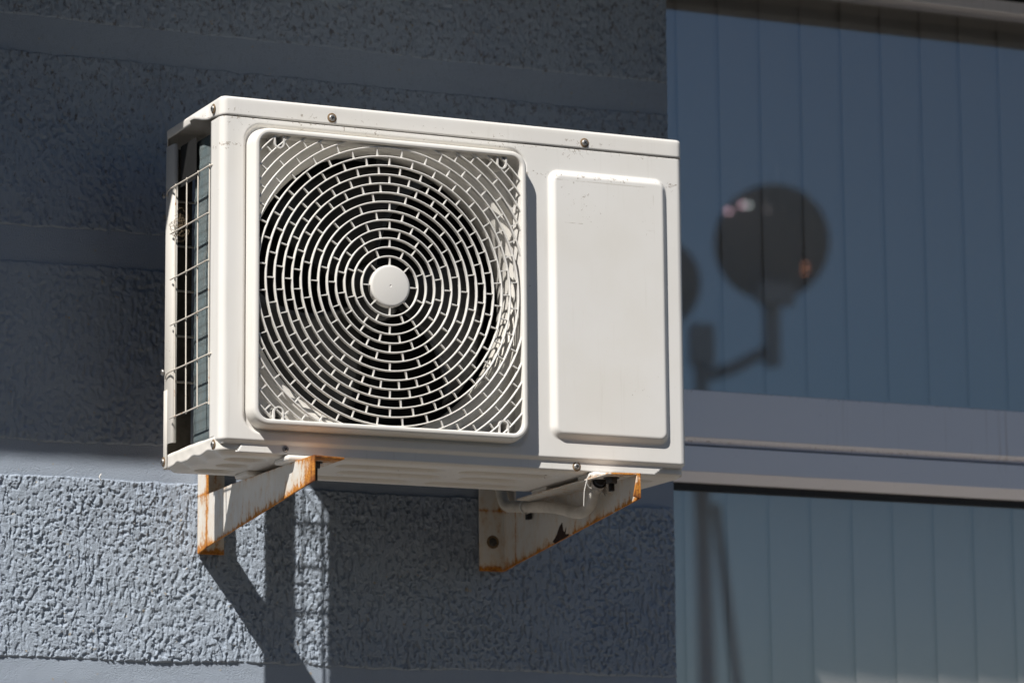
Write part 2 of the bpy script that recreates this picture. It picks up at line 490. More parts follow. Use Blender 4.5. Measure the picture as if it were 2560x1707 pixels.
xs_a = axis(-0.30, XE, 0.00108, -3.2, XE)
xs_b = axis(-0.30, XE, 0.0021, -3.2, XE)
P0 = 0.3515
for k in range(-3, 4):                   # bands from below the picture up to the soffit
    zs0, zs1 = -0.003 + P0 * k - 0.0006, 0.0525 + P0 * k
    zr0, zr1 = zs1, zs0 + P0
    if k == 3: zr0 = zr1
    STEP = 0.00108 if k == -1 else 0.0021
    xs = xs_a if k == -1 else xs_b
    fine = -0.42 < zr1 and zr0 < 1.02 and k >= -1
    # smooth band
    zz = np.linspace(zs0 - 0.02, min(zs1 + 0.02, 1.13), 18 if fine else 5)
    xsm = xs[::6] if xs[::6][-1] == XE else np.append(xs[::6], XE)
    Xg, Zg = np.meshgrid(xsm, zz, indexing='ij')
    Yg = YW - 0.0010 * vnoise(Xg / 0.09, Zg / 0.05, 61 + k) - 0.0004 * vnoise(Xg / 0.02, Zg / 0.012, 66 + k)
    grid_mesh('smooth_plaster_band', np.stack([Xg, Yg, Zg], -1), M_smooth, wall, flip=True)
    if k == 3: continue
    nz = int((zr1 - zr0) / (STEP * 1.05)) if fine else 24
    tt = np.linspace(0, 1, nz)
    Xg, T = np.meshgrid(xs, tt, indexing='ij')
    lo = zr0 + band_edge(Xg, 2 * k + 20, 0.0038); hi = zr1 + band_edge(Xg, 2 * k + 21, 0.0038)
    Zg = lo + (hi - lo) * T
    H = rough_h(Xg, Zg) * (0.90 if k == -1 else 0.68)
    e = np.minimum(T, 1 - T) * (zr1 - zr0)                            # thickness fades in over the last millimetres
    H = H * sstep(0.0, 0.0035, e) - 0.004 * (1 - sstep(0.0, 0.0012, e))
    H = H * np.clip((XE - Xg) / 0.004 + 0.45, 0.45, 1) + np.where(Xg > XE - 0.03, 0.0012 * vnoise(Zg / 0.004, Xg / 0.006, 71), 0)
    edge = Xg > XE - 1e-6
    Xp = Xg + np.where(edge, 0.0018 * vnoise(Zg / 0.006, Zg * 0, 72 + k), 0)
    grid_mesh('rough_plaster_band', np.stack([Xp, YW - H, Zg], -1), M_rough, wall, flip=True)
# reveal and the body of the wall behind the bands (kept clear of the band sheets)
MB().box(-3.2, XE - 0.001, YW + 0.006, 0.60, GZ, 1.25).out('wall_core', M_smooth, wall, None)
MB().box(-3.2, XE - 0.001, YW + 0.0015, YW + 0.0055, GZ, -1.07).out('lower_render', M_smooth, wall, None)

# ------------------------------------------------------------------ balcony slab overhead (casts the shade on the upper wall)
bal = empty('balcony_slab', (1.0, 0.2, 1.10))
tag(bal, 'grey balcony slab overhead, mirrored as a dark band along the top of the window', 'balcony')
ZE, YE = 1.104, -0.130
MB().box(-3.2, 4.0, YE, 0.62, ZE + 0.022, ZE + 0.17).out('slab', M_soffit, bal, 35, 0.004)
MB().box(-3.2, 4.0, YE + 0.001, YE + 0.05, ZE, ZE + 0.0215).out('drip_edge', M_soffit, bal, 35, 0.003)

# ------------------------------------------------------------------ window
win = empty('window', (1.6, 0.5, -1.0))
tag(win, 'white framed window with blue sky and a satellite mast mirrored in its panes', 'window')
X0, X1 = 0.98, 3.3
def profile(name, poly, mat, x0=X0, x1=X1, bev=0.0012):
    m = MB().prism([(x0, y, z) for y, z in poly], (x1 - x0, 0, 0))
    return m.out(name, mat, win, 30, bev)
profile('sash_rail', [(0.4705, 0.2135), (0.4705, 0.1285), (0.483, 0.1170), (0.53, 0.1170), (0.53, 0.2100), (0.497, 0.2150)], M_pvc)
profile('transom', [(0.4760, 0.1140), (0.4760, 0.0685), (0.4925, 0.0515), (0.53, 0.0515), (0.53, 0.1140)], M_pvc)
profile('transom_joint', [(0.488, 0.1172), (0.488, 0.1138), (0.529, 0.1138), (0.529, 0.1172)], M_rubber, bev=0)
profile('gasket', [(0.4945, 0.2175), (0.4945, 0.2145), (0.503, 0.2145), (0.503, 0.2175)], M_rubber, bev=0)
profile('gasket', [(0.505, 0.0513), (0.505, 0.0400), (0.520, 0.0400), (0.520, 0.0513)], M_rubber, bev=0)
profile('head_rail', [(0.4705, 0.9730), (0.4705, 0.9960), (0.53, 0.9960), (0.53, 0.9760)], M_pvc)
profile('head_gap', [(0.490, 0.9965), (0.490, 1.0100), (0.529, 1.0100), (0.529, 0.9965)], M_rubber, bev=0)
profile('head_frame', [(0.455, 1.0105), (0.455, 1.1200), (0.53, 1.1200), (0.53, 1.0105)], M_pvc)
MB().box(X0 + 0.001, 1.010, 0.4755, 0.529, -1.2, 0.0510).out('stile', M_pvc, win, 30, 0.001)
MB().box(X0 + 0.001, 1.010, 0.4755, 0.529, 0.2155, 0.9720).out('stile', M_pvc, win, 30, 0.001)
MB().box(X0, X1, 0.500, 0.504, 0.2140, 0.9800).out('upper_pane', M_glass, win, None)
MB().box(X0, X1, 0.5145, 0.5185, -1.2, 0.0450).out('lower_pane', M_glass, win, None)
MB().box(X0, X1, 0.44, 0.62, -1.30, -1.2005).out('sill', M_pvc, win, 30, 0.002)

blind = empty('vertical_blind', (1.6, 0.6, -1.2))
tag(blind, 'beige vertical slat blind hanging behind the window glass', 'blind')
pitch = 0.0868
def slat_mesh():
    n = 8; v = []; w = 0.0885
    for z in (-1.15, 1.05):
        for i in range(n + 1):
            t = i / n - 0.5
            v.append((t * w, 0.0007 * (1 - t * t * 4) + t * 0.0048, z))
    f = [(i, i + 1, n + 2 + i, n + 1 + i) for i in range(n)]
    me = bpy.data.meshes.new('slat'); me.from_pydata(v, [], f); finish(me, 180)
    me.materials.append(M_slat)
    return me
sm = slat_mesh()
for i in range(26):
    o = link('slat', sm, None, blind)
    o.location = (1.150 + pitch * (i - 1), 0.600, 0)
    o.rotation_euler.z = math.radians(random.uniform(-0.45, 0.75))
MB().box(0.95, 3.3, 0.585, 0.63, 1.05, 1.09).out('head_track', M_pvc, blind, 30, 0.002)

room = MB()
room.box(0.7, 3.5, 2.2, 2.25, -1.4, 1.6).box(0.65, 0.70, 0.60, 2.25, -1.4, 1.6).box(3.5, 3.55, 0.44, 2.25, -1.4, 1.6)
room.box(0.65, 3.55, 0.62, 2.25, 1.12, 1.17).box(0.65, 3.55, 0.62, 2.25, -1.45, -1.40)
tag(room.out('room_wall', M_room, None, None), kind='structure')
outer = MB().box(3.301, 9.0, 0.44, 0.80, GZ, 1.10).box(1.004, 3.30, 0.4405, 0.60, GZ, -1.301)
tag(outer.out('facade_wall', M_smooth, None, None), 'plain grey facade beyond and below the window', 'wall')

# ------------------------------------------------------------------ air conditioner
W, H = 0.800, 0.5405
ZS = 0.5085
DB = 0.258
ac = empty('air_conditioner', (W / 2, 0.13, -0.026))
tag(ac, 'off white outdoor air conditioner unit with a round fan grille on rusty brackets', 'air conditioner')
GC = (0.2775, 0.2578)                       # fan centre (x, z)
OX, OZ, ORAD = 0.2220, 0.2225, 0.017        # half opening

# --- front panel: swept sheet with pressed relief
def front_panel():
    r = 0.011
    cols = []                                # (x, y, nx, ny)
    for y in np.linspace(0.046, r, 8): cols.append((0, y, -1, 0))
    for a in np.linspace(0, math.pi / 2, 9)[1:-1]: cols.append((r - r * math.cos(a), r - r * math.sin(a), -math.cos(a), -math.sin(a)))
    for x in np.arange(r, W - r + 1e-6, 0.0018): cols.append((x, 0, 0, -1))
    for a in np.linspace(0, math.pi / 2, 9)[:-1]: cols.append((W - r + r * math.sin(a), r - r * math.cos(a), math.sin(a), -math.cos(a)))
    for y in np.linspace(r, 0.252, 10): cols.append((W, y, 1, 0))
    cols = np.array(cols)
    zz = np.concatenate([np.linspace(-0.0150, -0.0020, 6), np.linspace(-0.0012, 0.0068, 9), np.arange(0.0085, ZS, 0.0018), [ZS - 0.0006]])
    X = np.repeat(cols[:, 0:1], len(zz), 1); Y = np.repeat(cols[:, 1:2], len(zz), 1)
    NX = np.repeat(cols[:, 2:3], len(zz), 1); NY = np.repeat(cols[:, 3:4], len(zz), 1)
    Z = np.repeat(zz[None, :], len(cols), 0)
    ins = 0.0052 * (1 - sstep(-0.0015, 0.0062, Z))
    d = sd_rr(X, Z, 0.6622, 0.2522, 0.1075, 0.2197, 0.021)
    h = 0.0085 * sstep(0.0, 0.0125, -d)
    d2 = sd_rr(X, Z, GC[0], GC[1], 0.2415, 0.2435, 0.030)
    h = h - 0.0062 * sstep(0.0, 0.0055, -d2)
    h = h - 0.0006 * vnoise(X / 0.18, Z / 0.15, 81) * 0.6                # the sheet is never quite flat
    flat = (NY < -0.999)
    off = np.where(flat, h, 0) - ins
    Pn = np.stack([X + NX * off, Y + NY * off, Z], -1)
    xc = (X[:-1, :-1] + X[1:, 1:]) / 2; zc = (Z[:-1, :-1] + Z[1:, 1:]) / 2; yc = (Y[:-1, :-1] + Y[1:, 1:]) / 2
    hole = (sd_rr(xc, zc, GC[0], GC[1], OX + 0.006, OZ + 0.006, 0.022) < 0)
    skirt = (zc < -0.0016) & ((xc < 0.040 - zc * -0.9) | (xc > 0.762 + zc * 1.2))
    side = (zc < 0.010) & (xc < 0.001) & (yc > 0.026)
    o = grid_mesh('front_panel', Pn, M_panel, ac, keep=~(hole | skirt | side), flip=True)
    m = o.modifiers.new('sheet', 'SOLIDIFY'); m.thickness = 0.0009; m.offset = -1
    return o
front_panel()

# --- lid
def lid():
    r = 0.012; g = 0.0014
    x0, x1, y0, y1 = -g, W + g, -g, DB + 0.004
    per = []
    def line(a, b, n):
        for t in np.linspace(0, 1, n)[:-1]: per.append((a[0] + (b[0] - a[0]) * t, a[1] + (b[1] - a[1]) * t))
    def arc(cx, cy, a0, a1, n=7):
        for t in np.linspace(a0, a1, n)[:-1]: per.append((cx + r * math.cos(t), cy + r * math.sin(t)))
    pi = math.pi
    line((x0 + r, y0), (x1 - r, y0), 60); arc(x1 - r, y0 + r, -pi / 2, 0)
    line((x1, y0 + r), (x1, y1 - r), 20); arc(x1 - r, y1 - r, 0, pi / 2)
    line((x1 - r, y1), (x0 + r, y1), 30); arc(x0 + r, y1 - r, pi / 2, pi)
    line((x0, y1 - r), (x0, y0 + r), 110); arc(x0 + r, y0 + r, pi, 1.5 * pi)
    per = np.array(per); n = len(per)
    cx, cy = W / 2, DB / 2
    x, y = per[:, 0], per[:, 1]
    left = x < 0.002
    zl = np.full(n, ZS + 0.0011)
    low = np.where(y < 0.046, ZS + 0.0006 + 0.0035 * sstep(0.008, 0.046, y), 0.5125)
    low = low + 0.0158 * sstep(0.052, 0.128, y) * (y < 0.137) + (0.0118 + 0.0 * y) * (y >= 0.137)
    zl = np.where(left, low, zl)
    zl = np.where(y > DB - 0.004, 0.506, zl)
    bul = np.where(left, 0.0050 * sstep(0.048, 0.062, y) * (1 - sstep(0.134, 0.139, y)) - 0.0015 * sstep(0.136, 0.140, y), 0)
    R = 0.0055
    rows = [(zl, 0.0), (zl + 0.004, 0.0), (np.full(n, 0.530), 0.0)]
    for a in np.linspace(0, pi / 2, 6): rows.append((np.full(n, H - R + R * math.sin(a)), R * (1 - math.cos(a))))
    v = []; f = []
    # inward direction per point (towards nearest inner rectangle)
    ix = np.clip(x, x0 + r, x1 - r) - x; iy = np.clip(y, y0 + r, y1 - r) - y
    L = np.hypot(ix, iy); ix /= L; iy /= L
    for zrow, insx in rows:
        k = 1.0 if insx == 0 else 0.0
        b = bul * np.clip((0.536 - zrow) / 0.012, 0, 1)
        for i in range(n): v.append((x[i] + ix[i] * (insx - b[i]), y[i] + iy[i] * (insx - b[i]), zrow[i]))
    nr = len(rows)
    for j in range(nr - 1):
        for i in range(n):
            f.append((j * n + i, j * n + (i + 1) % n, (j + 1) * n + (i + 1) % n, (j + 1) * n + i))
    c = len(v); v.append((cx, cy, H + 0.0008))
    for i in range(n): f.append(((nr - 1) * n + i, (nr - 1) * n + (i + 1) % n, c))
    o = mesh('lid', v, f, M_lid, ac, 50)
    m = o.modifiers.new('sheet', 'SOLIDIFY'); m.thickness = 0.0010; m.offset = -1
    return o
lid()

# --- grille: frame, rings, spokes, hub cap, screw bosses
def rr_path(o, n=10):
    pts = []
    for cxs, czs, a0 in ((1, 1, 0), (-1, 1, math.pi / 2), (-1, -1, math.pi), (1, -1, 1.5 * math.pi)):
        for t in np.linspace(0, math.pi / 2, n):
            pts.append((GC[0] + cxs * (OX - ORAD) + (ORAD + o) * math.cos(a0 + t), GC[1] + czs * (OZ - ORAD) + (ORAD + o) * math.sin(a0 + t)))
    return pts
prof = [(0.0004, 0.012), (0.0, -0.0195), (0.0006, -0.0215), (0.0018, -0.0228), (0.0030, -0.0232), (0.0062, -0.0230), (0.0080, -0.0222), (0.0094, -0.0205), (0.0102, -0.0180), (0.0120, -0.006), (0.0136, 0.0058)]
v = []; f = []
for o_, y_ in prof:
    v += [(x, y_, z) for x, z in rr_path(o_)]
n = len(rr_path(0))
for j in range(len(prof) - 1):
    for i in range(n):
        f.append((j * n + i, j * n + (i + 1) % n, (j + 1) * n + (i + 1) % n, (j + 1) * n + i))
grille = mesh('fan_grille', v, f, M_grille, ac, 60)
grille['label'] = 'square rimmed fan grille of concentric rings'

RC = (0.2740, 0.2563)
R0, DR = 0.0327, 0.01450
YF = -0.0190                                 # front of the rings
def in_open(x, z, m=0.0015):
    return float(sd_rr(np.array(x), np.array(z), GC[0], GC[1], OX + m, OZ + m, ORAD)) < 0
def ring_strip(r, a0, a1, closed):
    nn = max(12, int((a1 - a0) / (2 * math.pi) * (48 + r * 500)))
    # cross-section (dr, y): rounded front, tapering back
    cs = [(-0.0005, 0.0), (0.0005, 0.0), (0.00115, 0.0006), (0.0012, 0.0020), (0.0009, 0.0070), (-0.0009, 0.0070), (-0.0012, 0.0020), (-0.00115, 0.0006)]
    k = len(cs); v = []; f = []
    cnt = nn if closed else nn + 1
    for i in range(cnt):
        a = a0 + (a1 - a0) * i / nn
        for dr, y in cs:
            v.append((RC[0] + (r + dr) * math.sin(a), YF + y, RC[1] + (r + dr) * math.cos(a)))
    for i in range(nn):
        j = (i + 1) % cnt
        for q in range(k):
            f.append((i * k + q, i * k + (q + 1) % k, j * k + (q + 1) % k, j * k + q))
    if not closed:
        f += [tuple(range(k)), tuple(nn * k + q for q in range(k))]
    return mesh('ring', v, f, M_grille, grille, 50)
NR = 18
for k in range(1, NR + 1):
    r = R0 + DR * k
    if r < OX - 0.004:
        ring_strip(r, 0, 2 * math.pi, True)
    else:
        N = 720; ins_ = [in_open(RC[0] + r * math.sin(2 * math.pi * i / N), RC[1] + r * math.cos(2 * math.pi * i / N)) for i in range(N)]
        i = 0
        while i < N:
            if ins_[i] and not ins_[i - 1]:
                j = i
                while ins_[(j + 1) % N]: j += 1
                if j - i > 4: ring_strip(r, 2 * math.pi * i / N, 2 * math.pi * j / N, False)
            i += 1
# spokes: one shared mesh, 300 as parts, the last few joined
sp = MB()
l2 = DR / 2 - 0.0002
sp.add([(-l2, 0.0012, -0.0011), (-l2, 0.0012, 0.0011), (l2, 0.0012, -0.0006), (l2, 0.0012, 0.0006),
        (-l2, 0.0064, -0.0009), (-l2, 0.0064, 0.0009), (l2, 0.0064, -0.0005), (l2, 0.0064, 0.0005)],
       [(0, 1, 3, 2), (4, 6, 7, 5), (0, 2, 6, 4), (1, 5, 7, 3), (0, 4, 5, 1), (2, 3, 7, 6)])
spm = bpy.data.meshes.new('spoke'); spm.from_pydata(sp.v, [], sp.f); spm.shade_flat(); spm.materials.append(M_grille)
counts = [8, 8, 10, 16, 16, 16, 16, 16] + [32] * 12
offs = [0, 0.5, 0, 0.5, 0, 0.5, 0, 0.5, 0.5, 0, 0.5, 0, 0.5, 0, 0.5, 0, 0.5, 0]
rest = MB(); made = 0
for k in range(0, NR):
    rm = R0 + DR * (k + 0.5)
    for i in range(counts[k]):
        a = 2 * math.pi * (i + offs[k]) / counts[k]
        x, z = RC[0] + rm * math.sin(a), RC[1] + rm * math.cos(a)
        re = rm + DR * 0.5
        if not (in_open(x, z, -0.002) and in_open(RC[0] + re * math.sin(a), RC[1] + re * math.cos(a), 0.004)): continue
        mw = Matrix.Translation((x, YF, z)) @ Matrix.Rotation(a - math.pi / 2, 4, 'Y')
        if made < 300:
            o = link('spoke', spm, None, grille); o.matrix_basis = mw; made += 1
        else:
            rest.add([mw @ Vector(p) for p in sp.v], sp.f)
if rest.v:
    tag(rest.out('corner_spokes', M_grille, grille, None), kind='stuff')
MB().lathe([(0, -0.0008), (0.0012, -0.0004), (0.0018, -0.0011), (0.029, -0.0009), (0.0320, -0.0003), (0.0332, 0.0010), (0.0334, 0.011), (0.0310, 0.012)], (RC[0], YF, RC[1]), (0, 1, 0), 64).out('hub_cap', M_grille, grille, 40)
# U-shaped screw bosses in the four corners
for sx in (-1, 1):
    for sz in (-1, 1):
        bx_, bz_ = GC[0] + sx * (OX - 0.0325), GC[1] + sz * (OZ - 0.0120)
        outp = []
        w_ = 0.0088; wi = 0.0062
        pts_o = [(w_, 0.0150 * 1)] + [(w_ * math.cos(t), w_ * -math.sin(t)) for t in np.linspace(0, math.pi, 12)] + [(-w_, 0.0150)]
        pts_i = [(wi, 0.0150)] + [(wi * math.cos(t), wi * -math.sin(t)) for t in np.linspace(0, math.pi, 12)] + [(-wi, 0.0150)]
        v = []; f = []
        for y in (YF - 0.0005, 0.010):
            for p in pts_o: v.append((bx_ + p[0], y, bz_ + sz * p[1]))
            for p in pts_i: v.append((bx_ + p[0], y, bz_ + sz * p[1]))
        q = len(pts_o)
        for i in range(q - 1):
            f += [(i, i + 1, q + i + 1, q + i), (2 * q + i, 3 * q + i, 3 * q + i + 1, 2 * q + i + 1), (i, 2 * q + i, 2 * q + i + 1, i + 1), (q + i, q + i + 1, 3 * q + i + 1, 3 * q + i)]
        mesh('screw_boss', v, f, M_grille, grille, 40)

# --- fan shroud: flat corners and rounded mouth
def shroud():
    RT = 0.2235; RM = 0.2500; y0 = 0.0135
    ang = np.linspace(0, 2 * math.pi, 241)
    profr = []
    for t in np.linspace(0, 1, 4): profr.append((1.0, t))
    V = []
    rows = []
    for a in ang:
        c, s = math.sin(a), math.cos(a)
        rb = min((OX + 0.012) / max(abs(c), 1e-6), (OZ + 0.012) / max(abs(s), 1e-6))
        col = [(rb, y0)]
        for rr_ in (0.29, 0.27, RM): col.append((min(rr_, rb), y0))
        for t in np.linspace(0, math.pi / 2, 9):
            rr_ = RM - (RM - RT) * math.sin(t); yy = y0 + 0.024 * (1 - math.cos(t))
            col.append((min(rr_, rb), yy))
        col.append((RT, 0.060)); col.append((RT, 0.078)); col.append((RT + 0.003, 0.0795))
        rows.append([(GC[0] + r * c, y, GC[1] + r * s) for r, y in col])
    grid_mesh('fan_shroud', np.array(rows), M_post, ac)
shroud()

# --- fan, motor and mount inside
fan = MB()
fan.lathe([(0, -0.005), (0.03, -0.003), (0.045, 0.004), (0.048, 0.012), (0.048, 0.055), (0, 0.055)], (GC[0], 0.050, GC[1]), (0, 1, 0), 40)
fo = fan.out('fan_hub', M_fan, ac, 40)
for b in range(3):
    a0 = math.radians(120 * b + 92)
    nu, nv = 16, 14
    Pb = np.zeros((nu, nv, 3))
    for i in range(nu):
        r = 0.044 + (0.208 - 0.044) * i / (nu - 1)
        t = i / (nu - 1)
        for j in range(nv):
            s = j / (nv - 1) - 0.5
            aa = a0 + s * (1.05 + 0.35 * t) + 0.28 * t * t
            yy = 0.078 - s * (0.060 + 0.012 * t) + 0.010 * math.cos(s * 3.0)
            Pb[i, j] = (GC[0] + r * math.sin(aa), yy, GC[1] + r * math.cos(aa))
    bo = grid_mesh('fan_blade', Pb, M_fan, ac)
    m = bo.modifiers.new('thick', 'SOLIDIFY'); m.thickness = 0.003
MB().lathe([(0, 0), (0.052, 0), (0.056, 0.004), (0.056, 0.05), (0.05, 0.058), (0, 0.058)], (GC[0], 0.120, GC[1]), (0, 1, 0), 32).out('fan_motor', M_motor, ac, 40)
mm = MB()
for dx in (-0.045, 0.035): mm.box(GC[0] + dx, GC[0] + dx + 0.012, 0.158, 0.165, 0.0, 0.50)
for i, (a, b) in enumerate(zip(range(0, len(mm.v), 8), (0, 1))):
    mesh('motor_bracket', mm.v[a:a + 8], mm.f[:6], M_motor, ac, None)

# --- partition and right hand compartment (dark inside)
MB().box(0.528, 0.531, 0.012, 0.225, 0.0, 0.505).out('partition', M_motor, ac, None)
MB().box(0.55, W - 0.002, 0.252, 0.2535, -0.012, 0.512).out('rear_panel', M_post, ac, None)

# --- condenser coil, L-shaped in plan
def coil():
    path = []
    for y in np.linspace(0.014, 0.168, 16): path.append((0.020, y, -1, 0))
    for a in np.linspace(0, math.pi / 2, 12)[1:-1]:
        path.append((0.065 - 0.045 * math.cos(a), 0.168 + 0.045 * math.sin(a), -math.cos(a), math.sin(a)))
    for x in np.linspace(0.065, 0.545, 20): path.append((x, 0.213, 0, 1))
    path = np.array(path)
    zz = np.linspace(0.006, 0.503, 60)
    bulge = 0.0006 * np.sin(zz * 250)
    P = np.zeros((len(path), len(zz), 3)); Q = P.copy()
    for j, z in enumerate(zz):
        P[:, j, 0] = path[:, 0] + path[:, 2] * bulge[j]; P[:, j, 1] = path[:, 1] + path[:, 3] * bulge[j]; P[:, j, 2] = z
        Q[:, j, 0] = path[:, 0] - path[:, 2] * 0.019; Q[:, j, 1] = path[:, 1] - path[:, 3] * 0.019; Q[:, j, 2] = z
    grid_mesh('condenser_coil', P, M_coil, ac)
    grid_mesh('coil_inner_face', np.concatenate([P[-1:], Q[::-1], P[:1]], 0), M_motor, ac)  # black instead of fin colour, painting in the dark of the interior
coil()

# --- rear corner post, rear top rail
def sheet(name, poly_xy, z0, z1, mat, thick=0.0012):
    v = []; f = []
    n = len(poly_xy)
    for z in (z0, z1): v += [(x, y, z) for x, y in poly_xy]
    for i in range(n - 1): f.append((i, i + 1, n + i + 1, n + i))
    o = mesh(name, v, f, mat, ac, 30)
    m = o.modifiers.new('sheet', 'SOLIDIFY'); m.thickness = thick; m.offset = 0
    b = o.modifiers.new('edge', 'BEVEL'); b.width = 0.0004; b.segments = 1
    return o
sheet('corner_post', [(0.0085, 0.2240), (0.0030, 0.2246), (0.0008, 0.2290), (0.0004, 0.2440), (0.0002, 0.2565), (0.0030, 0.2605), (0.0080, 0.2618)], 0.028, 0.5115, M_post)
MB().box(0.0083, 0.0460, 0.2610, 0.2622, 0.0, 0.5115).out('post_return', M_shade_brown, ac, None)  # separate part so its colour can carry the shade behind the post
sheet('post_foot', [(-0.0004, 0.2425), (-0.0006, 0.2570), (0.0024, 0.2618), (0.0080, 0.2632)], -0.0100, 0.1150, M_post)
MB().box(0.0465, 0.55, 0.2605, 0.2618, 0.470, 0.511).out('rear_top_rail', M_shade_brown, ac, None)

MB().box(0.0120, 0.0132, 0.150, 0.2225, 0.4400, 0.5070).out('side_baffle', M_motor, ac, None)
# --- wire guards
def wire(pts, r=0.00125):
    return MB().tube(pts, r, 8).out('guard_wire', M_wire, ac, 60)
HZ = [0.4375, 0.3636, 0.2893, 0.2151, 0.1408, 0.0660]
YV = [0.2080, 0.1555, 0.1030, 0.0505]
for i, z in enumerate(HZ):
    if i in (0, 4):
        wire([(0.004, 0.0330, z + 0.001), (-0.0015, 0.0385, z + 0.0004), (-0.0035, 0.045, z), (-0.0035, 0.120, z - 0.0003), (-0.0035, 0.2250, z), (-0.0035, 0.2360, z - 0.001), (-0.0030, 0.2440, z - 0.004), (-0.002, 0.2470, z - 0.008)])
    else:
        wire([(-0.0035, 0.0485, z), (-0.0038, 0.13, z - 0.0006), (-0.0035, 0.2235 - 0.002 * (i > 2), z)])
for k, y in enumerate(YV):
    wire([(-0.0012, y - 0.001, HZ[0] + 0.004), (-0.0010, y, 0.25), (-0.0012, y - 0.004, HZ[5] - 0.003)])
for z in (0.352, 0.279, 0.2055, 0.1315, 0.425):
    wire([(0.012, 0.2585, z), (0.20, 0.2585, z), (0.55, 0.2585, z)], 0.0019)
for x in (0.10, 0.153, 0.206):
    wire([(x, 0.2560, 0.50), (x, 0.2560, 0.02)], 0.0019)

# --- base pan with pressed underside
def pan():
    x0, x1, y0, y1 = -0.0015, W + 0.0015, 0.0085, 0.2490
    nx, ny = 360, 140
    X, Y = np.meshgrid(np.linspace(x0, x1, nx), np.linspace(y0, y1, ny), indexing='ij')
    hx, hy = (x1 - x0) / 2, (y1 - y0) / 2
    d = sd_rr(X, Y, x0 + hx, y0 + hy, hx, hy, 0.018)
    sc = sum(np.exp(-((Y - c) / w) ** 2) for c, w in ((0.052, 0.016), (0.118, 0.020), (0.190, 0.016))) * np.clip(1 - X / 0.07, 0, 1)
    Z = -0.0180 + (0.0075 + 0.0035 * sc) * (1 - sstep(0.0, 0.012 + 0.030 * sc, -d)) ** 1.4   # scalloped corner pressings
    ribs = []
    for j, y in enumerate((0.060, 0.128, 0.196)):
        o_ = 0.03 if j % 2 else 0.0
        ribs += [(0.215 + o_, 0.40 + o_, y), (0.425 + o_, 0.595 - o_, y)]
        ribs += [(0.03 + o_ * 0.4, 0.098, y)]
        ribs += [(0.70, 0.765, y)]
    for a, b, y in ribs:
        dd = sd_rr(X, Y, (a + b) / 2, y, (b - a) / 2, 0.0215, 0.0200)
        Z = Z + 0.0095 * sstep(0.0, 0.0050, -dd)
    dd = sd_rr(X, Y, 0.405, 0.130, 0.222, 0.108, 0.02)
    Z = Z - 0.0010 * sstep(0, 0.007, -dd)
    XY_out = np.where(d > 0)
    # pull corner vertices onto the rounded outline
    cx = np.clip(X, x0 + 0.018, x1 - 0.018); cy = np.clip(Y, y0 + 0.018, y1 - 0.018)
    L = np.hypot(X - cx, Y - cy); k = np.where(L > 0.018, 0.018 / np.maximum(L, 1e-9), 1)
    X = cx + (X - cx) * k; Y = cy + (Y - cy) * k
    o = grid_mesh('base_pan', np.stack([X, Y, Z], -1), M_pan, ac, flip=False)
    # rim
    per = []
    r = 0.018
    def arc(cx, cy, a0):
        for t in np.linspace(a0, a0 + math.pi / 2, 8): per.append((cx + r * math.cos(t), cy + r * math.sin(t)))
    arc(x0 + r, y0 + r, math.pi); arc(x1 - r, y0 + r, 1.5 * math.pi); arc(x1 - r, y1 - r, 0)
    for yy in np.linspace(0, 1, 2): pass
    arc(x0 + r, y1 - r, math.pi / 2)
    for yy in np.linspace(y1 - r, y0 + r, 60)[1:-1]: per.append((x0, yy))
    per = np.array(per); n = len(per)
    rows = []
    for j in range(6):
        t = j / 5
        z = -0.0125 + 0.0215 * t
        scl = sum(np.exp(-((per[:, 1] - c) / w) ** 2) for c, w in ((0.052, 0.016), (0.118, 0.020), (0.190, 0.016))) * (per[:, 0] < 0.01)
        dent = np.where(per[:, 0] < 0.0, 0.0016 * np.clip(vnoise(per[:, 1] / 0.03, per[:, 1] * 0 + 5, 95) + 0.2, -0.2, 1) * math.sin(math.pi * t), 0)
        zz = z + 0.0042 * scl * (1 - t)
        if j == 5: zz = zz + np.where(per[:, 0] < 0.002, 0.0018 * np.sin((per[:, 1] - 0.02) / 0.23 * 3.1) + 0.0010 * vnoise(per[:, 1] / 0.04, per[:, 1] * 0, 97), 0)
        rows.append(np.stack([per[:, 0] + dent, per[:, 1], zz], -1))
    P = np.array(rows).transpose(1, 0, 2)
    P = np.concatenate([P, P[:1]], 0)
    o2 = grid_mesh('pan_rim', P, M_pan, ac)
    m = o2.modifiers.new('sheet', 'SOLIDIFY'); m.thickness = 0.001; m.offset = 0
pan()
for fx, fy in ((0.128, 0.030), (0.128, 0.205), (0.648, 0.030), (0.648, 0.205)):
    MB().box(fx - 0.022, fx + 0.024, fy - 0.040, fy + 0.018, -0.0262, -0.0165).out('mounting_foot', M_pan, ac, 40, 0.004, 3)

